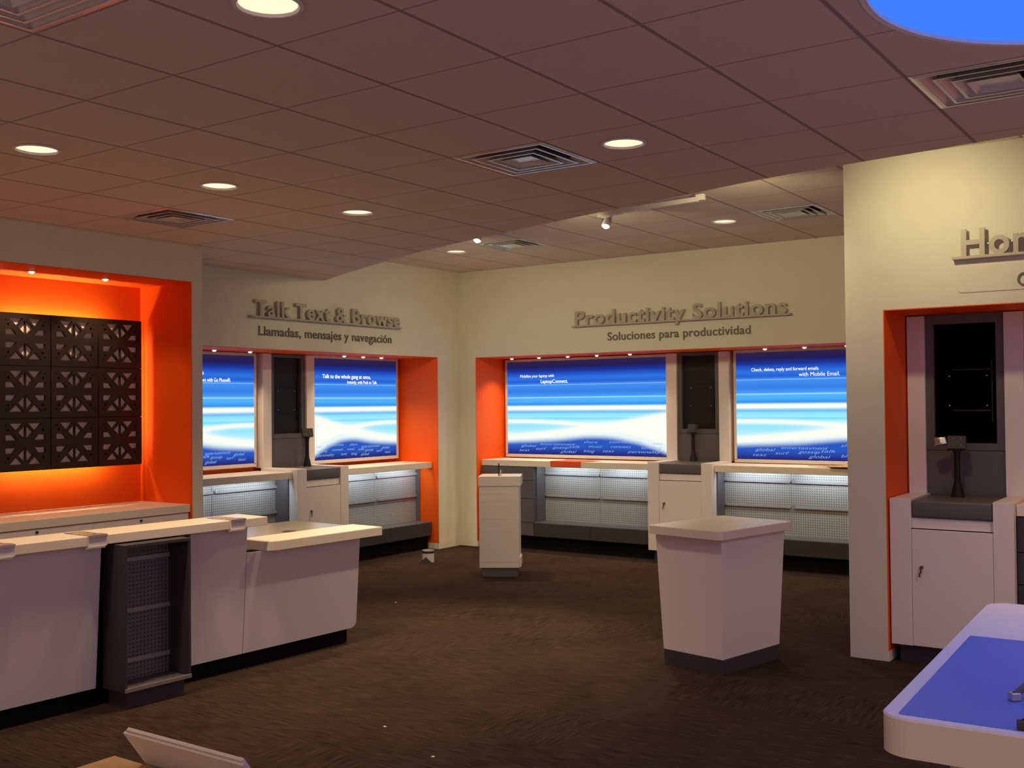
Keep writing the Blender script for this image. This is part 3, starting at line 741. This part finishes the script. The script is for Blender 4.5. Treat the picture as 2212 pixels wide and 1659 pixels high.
# flared white kiosk
t = thing('kiosk', 'flared white kiosk table standing alone on the carpet', 'kiosk', (0.588, 4.690, 0), math.radians(-11.8))
def rect(w, l): return [(-w / 2, -l / 2), (w / 2, -l / 2), (w / 2, l / 2), (-w / 2, l / 2)]
MB().prism(rect(0.480, 0.655), 0.0, 0.100, pts_top=rect(0.485, 0.660)).build('plinth', DGREY, t)
MB().prism(rect(0.485, 0.665), 0.100, 0.890, pts_top=rect(0.540, 0.745)).build('body', LAM, t)
MB().prism(round_rect(-0.302, 0.302, -0.43, 0.43, 0.045, 6), 0.890, 0.945, 0.003).build('top', LAMT, t)
MB().lathe([(0.0, 0.9455), (0.036, 0.9455), (0.042, 0.9470), (0.044, 0.9452)], 0.0, 0.30, 28, cap=False).build('cable_grommet', BACKING, t, True)

# ------------------------------------------------------------------ near-left orange niche: counter, black panel
t = at_wall('base_cabinet', 'white base cabinet along the orange niche', 'cabinet', 'N', 0)
MB().box(-1.95, 3.672, 0.05, 0.66, 0.10, 0.893).build('carcass', LAM, t)
for i in range(7):
    s1 = 3.668 - 0.90 * i if i else 3.668; s0 = 2.766 - 0.90 * (i)
    s1 = s0 + 0.902
    d = MB().box(s0 + 0.002, s1 - 0.002, 0.032, 0.05, 0.72, 0.890, 0.001).build('drawer', LAM, t)
    MB().bar((s0 + 0.43, 0.032, 0.866), (s0 + 0.43, 0.020, 0.866), 0.010, 14).build('drawer_lock', DGREY, d)
    MB().box(s0 + 0.002, s1 - 0.002, 0.032, 0.05, 0.11, 0.715, 0.001).build('door', LAM, t)
    if s0 < -1.0: break
MB().box(-1.95, 3.672, 0.10, 0.6, 0.0, 0.10).build('toe_kick', KICK, t)
o = MB().box(-1.96, 3.674, 0.018, 0.688, 0.895, 0.960, 0.003).build('worktop', LAMT)
o.location = (XN, 0, 0); o.rotation_euler = (0, 0, RZ); tag(o, 'long white worktop glowing orange in the near-left niche', 'worktop', 'white worktops')

PANEL_BLACK = mat('black_module', (0.022, 0.014, 0.012), 0.45, spec=0.35)
def module_mesh(W, H):
    """black lattice plate with triangular, diamond and slot openings, in the XZ plane"""
    holes = []
    def band(cy, flip):
        f = -1 if flip else 1
        def add(*pts): holes.append([(x, cy + f * y) for x, y in pts])
        for m in (-1, 1):
            add((m * 0.134, 0.068), (m * 0.020, 0.068), (m * 0.077, 0.008))          # triangle under the top edge
            add((m * 0.0045, 0.056), (m * 0.0045, -0.060), (m * 0.062, -0.002))      # half diamond
            add((m * 0.166, -0.020), (m * 0.108, -0.020), (m * 0.074, -0.062), (m * 0.166, -0.062))   # slot at the outer edge
            add((m * 0.152, 0.026), (m * 0.138, 0.026), (m * 0.138, 0.006), (m * 0.152, 0.006))
            add((m * 0.168, 0.054), (m * 0.158, 0.054), (m * 0.158, 0.045), (m * 0.168, 0.045))
    band(0.098, False); band(-0.086, True)
    outer = [(-W / 2, -H / 2), (W / 2, -H / 2), (W / 2, H / 2), (-W / 2, H / 2)]
    me = curve_fill(outer, holes, 0.011)
    for v in me.vertices: v.co = Vector((v.co.x, -v.co.z, v.co.y))
    return me
def make_module():
    t = thing('screen_mount_module', '', 'wall module')
    link_mesh('lattice_plate', module_mesh(0.418, 0.408), PANEL_BLACK, t)
    MB().box(-0.209, 0.209, 0.014, 0.020, -0.204, 0.204).build('backing_plate', BACKING, t)
    b = MB()
    for sx in (-1, 1): b.box(sx * 0.209 - 0.004, sx * 0.209 + 0.004, 0.011, 0.036, -0.204, 0.204)
    for sz in (-1, 1): b.box(-0.209, 0.209, 0.011, 0.036, sz * 0.204 - 0.004, sz * 0.204 + 0.004)
    b.build('edge_flange', BLACK, t)
    return t
md = make_module(); first = True
COLS = ['at the recess end', 'in the middle column', 'in the column nearest the photo edge']; ROWS = ['top', 'middle', 'bottom']
for ci in range(3):
    for ri in range(3):
        o = md if first else copy_tree(md); first = False
        o.location = wloc('N', 3.364 - 0.426 * ci, 0.545, 2.322 - 0.412 * ri); o.rotation_euler = (0, 0, RZ)
        tag(o, '%s black lattice module %s, orange niche panel' % (ROWS[ri], COLS[ci]), 'wall module', 'black lattice modules')
t = at_wall('module_rack', 'dark rack carrying the black lattice modules in the orange niche', 'rack', 'N', 0)
b = MB()
for s in (2.33, 2.72, 3.14, 3.54): b.box(s - 0.02, s + 0.02, 0.583, 0.60, 1.30, 2.52)
for z in (1.40, 1.91, 2.42): b.box(2.33, 3.56, 0.583, 0.60, z - 0.02, z + 0.02)
b.build('frame', BLACK, t)
b = MB()
for z in (1.5, 2.3):
    for s in (2.5, 3.35): b.bar((s, 0.595, z), (s, 0.690, z), 0.012, 8)
b.build('wall_spacer', BLACK, t)
b = MB()
for z0 in (1.36, 1.49, 1.60, 1.78, 1.89, 2.0, 2.2, 2.31, 2.44): b.box(3.555, 3.585, 0.584, 0.599, z0 - 0.008, z0 + 0.008)
b.build('side_clips', DGREY, t)
t = at_wall('backlight', 'warm lamp tubes glowing behind the black panel in the orange niche', 'lamp', 'N', 0)
b = MB(); b.bar((2.31, 0.640, 2.43), (3.30, 0.640, 2.43), 0.010, 10); b.build('tube', TUBEW, t)
b = MB(); b.bar((2.31, 0.640, 1.40), (3.30, 0.640, 1.40), 0.010, 10); b.build('tube', TUBEW, t)
b = MB(); b.bar((3.50, 0.640, 1.42), (3.50, 0.640, 2.41), 0.010, 10); b.build('tube', emat('side_tube_glow', (1.0, 0.80, 0.50), 26.0), t)
MB().box(2.31, 3.50, 0.606, 0.650, 1.318, 1.326).build('added_light_shield', DGREY, t)  # strip added to keep direct tube light off the worktop
b = MB()
for s in (2.34, 3.27):
    for z in (2.43, 1.40): b.box(s - 0.015, s + 0.015, 0.625, 0.684, z - 0.012, z + 0.012)
b.build('tube_holder', DGREY, t)
# ------------------------------------------------------------------ service counter (slightly turned)
RS = -math.radians(2.9)
SO = Vector((-2.016, 3.722, 0))
def sloc(t_, n_, z=0): return (SO.x + math.sin(-RS) * t_ + math.cos(RS) * n_, SO.y + math.cos(RS) * t_ + math.sin(RS) * n_, z)
# local frame: x = outwards (n), y = along (t)
def slanted_panel(y0, y1, z0, z1, r=0.0):
    """front panel leaning out towards its top, 18 mm thick"""
    b = MB(); xb, xt, th = 0.050, 0.110, 0.018
    def X(z): return xb + (xt - xb) * (z - 0.112) / 0.83
    prof = [(y0, z0), (y1, z0), (y1, z1), (y0, z1)] if not r else [(y0, z0)] + [(y1 - r + r * math.sin(a), z0 + r - r * math.cos(a)) for a in [math.pi / 2 * i / 6 for i in range(7)]] + [(y1, z1), (y0, z1)]
    f = [b.bm.verts.new((X(z), y, z)) for y, z in prof]; k = [b.bm.verts.new((X(z) - th, y, z)) for y, z in prof]
    n = len(prof); b.bm.faces.new(f); b.bm.faces.new(list(reversed(k)))
    for i in range(n): b.bm.faces.new((f[i], k[i], k[(i + 1) % n], f[(i + 1) % n]))
    return b
t = thing('service_counter', 'long white service counter with leaning front panels on a black toe kick', 'counter', SO, RS)
slanted_panel(-4.40, -2.085, 0.112, 0.972).build('front_panel', LAM, t)
slanted_panel(-1.462, -1.010, 0.112, 0.972).build('front_panel', LAM, t)
slanted_panel(-1.004, 0.048, 0.112, 0.792, 0.05).build('front_panel', LAM, t)
MB().box(0.02, 0.034, -1.010, -1.004, 0.112, 0.972).build('panel_gap', BLACK, t)
for a0, a1 in ((-4.40, -2.105), (-1.44, 0.0)): MB().box(-0.75, 0.0, a0, a1, 0.0, 0.112).build('toe_kick', KICK, t)
b = MB(); b.box(-0.80, 0.03, 0.020, 0.042, 0.114, 0.792, 0.001); b.build('end_panel', LAM, t)
for r0, r1 in ((-1.03, -1.012), (-4.40, -4.38), (-2.10, -2.086), (-1.46, -1.446)): MB().box(-0.13, 0.03, r0, r1, 0.112, 0.972).build('inner_rib', LAM, t)
b = MB(); b.box(-0.150, -0.132, -4.40, -2.10, 0.112, 0.972); b.box(-0.150, -0.132, -1.45, -1.006, 0.112, 0.972); b.build('rear_panel', LAM, t)
MB().box(-0.150, -0.132, -2.105, -1.442, 0.0, 0.972).build('display_backing', BLACK, t)
MB().box(-0.83, -0.158, -0.86, 0.205, 0.800, 0.846, 0.003).build('work_surface', mat('grey_work_surface', (0.33, 0.30, 0.27), 0.22, spec=0.5), t)
MB().lathe([(0.0, 0.8465), (0.042, 0.8465), (0.050, 0.8490), (0.052, 0.8462)], -0.265, -0.327, 28, cap=False).build('cable_grommet', DGREY, t, True)

o = MB().box(-0.161, 0.159, -4.40, -0.878, 0.974, 1.031, 0.003).build('worktop', LAMT)
o.location = SO; o.rotation_euler = (0, 0, RS); tag(o, 'long narrow white bar top of the service counter', 'worktop', 'service counter tops')
o = MB().prism(round_rect(-0.156, 0.172, -0.872, 0.213, (0.012, 0.085, 0.006, 0.006), 8), 0.795, 0.857, 0.003).build('worktop', LAMT)
o.location = SO; o.rotation_euler = (0, 0, RS); tag(o, 'lower white desk top with a rounded corner at the end of the service counter', 'worktop', 'service counter tops')

# pegboard display in the service counter front
t = thing('counter_display', 'dark open display with pegboard back set into the service counter front', 'display case', sloc(-1.80, 0.24), RS)
PEGD = peg_mat('pegboard_dark', (0.20, 0.20, 0.215))
y0, y1 = -0.225, 0.235; xf, xr = 0.02, -0.215
# here local y runs along the counter, x outwards
for y in (y0, y1 - 0.018): MB().box(xr, xf, y, y + 0.018, 0.098, 0.966, 0.001).build('side_panel', DGREY, t)
MB().box(xr, xf, y0 + 0.018, y1 - 0.018, 0.948, 0.966).build('top_panel', DGREY, t)
MB().box(xr, xf, y0 + 0.018, y1 - 0.018, 0.098, 0.116).build('bottom_shelf', GREY, t)
MB().box(xf - 0.004, xf + 0.006, y0, y1, 0.100, 0.124, 0.001).build('shelf_lip', METAL, t)
pb = MB().box(-0.215, 0.215, -0.006, 0.006, 0.0, 0.83).build('pegboard_panel', PEGD, t)
pb.location = (xr + 0.02, (y0 + y1) / 2, 0.117); pb.rotation_euler = (0, 0, RZ)
for z in (0.852, 0.540, 0.237):
    MB().box(xr + 0.026, xr + 0.046, y0 + 0.02, y1 - 0.02, z - 0.014, z + 0.014, 0.002).build('shelf_rail', RAIL, t)
MB().box(xr + 0.03, xf - 0.02, y0 + 0.02, y1 - 0.04, 0.0, 0.098).build('plinth', DGREY, t)

def bar_bracket(tc, label):
    t = thing('bar_bracket', label, 'bracket', sloc(tc, 0, 1.031), RS, 'metal brackets on the bar top')
    me = curve_fill([(-0.10, -0.058), (0.150, -0.058), (0.150, 0.058), (-0.10, 0.058)], [[(-0.075, -0.045), (0.0, -0.045), (0.0, 0.045), (-0.075, 0.045)], [(0.025, -0.045), (0.095, -0.045), (0.095, 0.045), (0.025, 0.045)]], 0.0015)
    for v in me.vertices: v.co.z += 0.0017
    link_mesh('top_plate', me, METAL, t)
    b = MB(); b.box(-0.073, -0.002, -0.043, 0.043, 0.0002, 0.0012); b.box(0.027, 0.093, -0.043, 0.043, 0.0002, 0.0012); b.build('recess', CARD, t)
    MB().box(0.110, 0.166, -0.058, 0.058, 0.0005, 0.008, 0.002).build('top_lip', METAL, t)
    MB().box(0.161, 0.168, -0.060, 0.060, -0.062, -0.004, 0.001).build('front_plate', LAM, t)
    MB().box(0.168, 0.174, -0.060, 0.060, -0.008, 0.007, 0.001).build('front_lip', METAL, t)
    MB().box(0.150, 0.174, -0.075, 0.045, -0.072, -0.062).build('clear_flange', ACRYL, t)
bar_bracket(-1.128, 'metal bracket on the bar top near its free end')
bar_bracket(-2.140, 'metal bracket on the bar top over the dark open display')
bar_bracket(-2.695, 'metal bracket on the bar top cut off by the photo edge')

# ------------------------------------------------------------------ foreground table under the blue light
t = thing('display_table', 'white rounded display table with a blue top panel beneath the blue round light', 'table', (2.783, 0.683, 0), math.radians(2.2))
W, D, H = 1.24, 1.86, 0.95
MB().prism(round_rect(0, W, 0, D, 0.085, 10), H - 0.100, H, 0.004).build('tabletop', LAM, t)
MB().prism(round_rect(0.045, W - 0.045, 0.042, 1.140, 0.012, 4), H, H + 0.0015).build('blue_panel', BLUEP, t)
MB().prism(round_rect(0.20, W - 0.20, 0.20, D - 0.20, 0.06, 6), 0.0, 0.85, pts_top=round_rect(0.14, W - 0.14, 0.14, D - 0.14, 0.06, 6)).build('base', LAM, t)
def dev_arm(x, y, rz, label, dark):
    a = thing('device_clamp', label, 'clamp', (0, 0, 0), 0, 'device clamps on the table')
    ca, sa = math.cos(math.radians(2.2)), math.sin(math.radians(2.2))
    a.location = (2.783 + ca * x - sa * y, 0.683 + sa * x + ca * y, H + 0.0016); a.rotation_euler = (0, 0, rz)
    MB().box(-0.014, 0.014, -0.012, 0.012, 0.0, 0.022, 0.003).build('foot', METAL if not dark else DGREY, a)
    b = MB(); b.bar((0, 0, 0.015), (0.09, 0.02, 0.060), 0.010, 10); b.build('arm', GREY if not dark else BLACK, a, True)
    MB().box(0.075, 0.20, -0.03, 0.06, 0.052, 0.068, 0.004).build('cradle', DGREY, a)
dev_arm(0.291, 0.330, 0.75, 'small metal device clamp on the blue panel cut off by the photo edge', False)
dev_arm(0.345, 0.060, 0.3, 'dark device clamp near the front edge of the blue panel', True)

# ------------------------------------------------------------------ bottom edge: carton, ceiling tile, tape
t = thing('cardboard_carton', 'tan cardboard carton at the bottom edge of the photo', 'box', (-0.122, 0.410, 0))
MB().box(0.0, 0.90, -0.60, 0.0, 0.0, 0.400, 0.002).build('body', CARD, t)
MB().box(0.0, 0.90, -0.32, -0.28, 0.4003, 0.401).build('tape_strip', mat('carton_tape', (0.42, 0.28, 0.15), 0.3), t)
t = thing('loose_ceiling_tile', 'white square ceiling tile with stepped edge leaning on the cardboard carton', 'ceiling tile', (0.046, 0.712, 0.012))
M = Matrix.Rotation(math.radians(35.0), 4, 'X')
b = MB(); b.box(0, 0.672, -0.012, 0.0, 0.0, 0.650, 0.001).xf(M); b.build('face', TILEW, t)
b = MB(); b.box(0.010, 0.662, 0.0005, 0.014, 0.008, 0.656, 0.001).xf(M); b.build('stepped_edge', TILEW, t)
t = thing('tape_roll', 'brown tape roll beside the end of the loose ceiling tile', 'tape', (0.700, 0.215, 0.402))
MB().lathe([(0.040, 0.0), (0.056, 0.0), (0.056, 0.048), (0.040, 0.048), (0.040, 0.0)], n=32, cap=False).build('tape', mat('brown_tape', (0.22, 0.10, 0.05), 0.25), t, True)
MB().lathe([(0.036, 0.0), (0.0395, 0.0), (0.0395, 0.048), (0.036, 0.048), (0.036, 0.0)], n=32, cap=False).build('core', CARD, t, True)

for (x, y, lab) in ((-2.753, 5.132, 'tiny white scrap on the carpet beyond the desk end'), (-0.358, 2.278, 'tiny white scrap on the open carpet above the loose ceiling tile'), (0.183, 2.031, 'tiny white scrap on the carpet at the bottom centre of the photo')):
    o = MB().prism([(-0.008, -0.006), (0.010, -0.004), (0.006, 0.009), (-0.007, 0.006)], 0.0, 0.004).build('paper_scrap', LAM)
    o.location = (x, y, 0.001); tag(o, lab, 'scrap', 'scraps on the carpet')
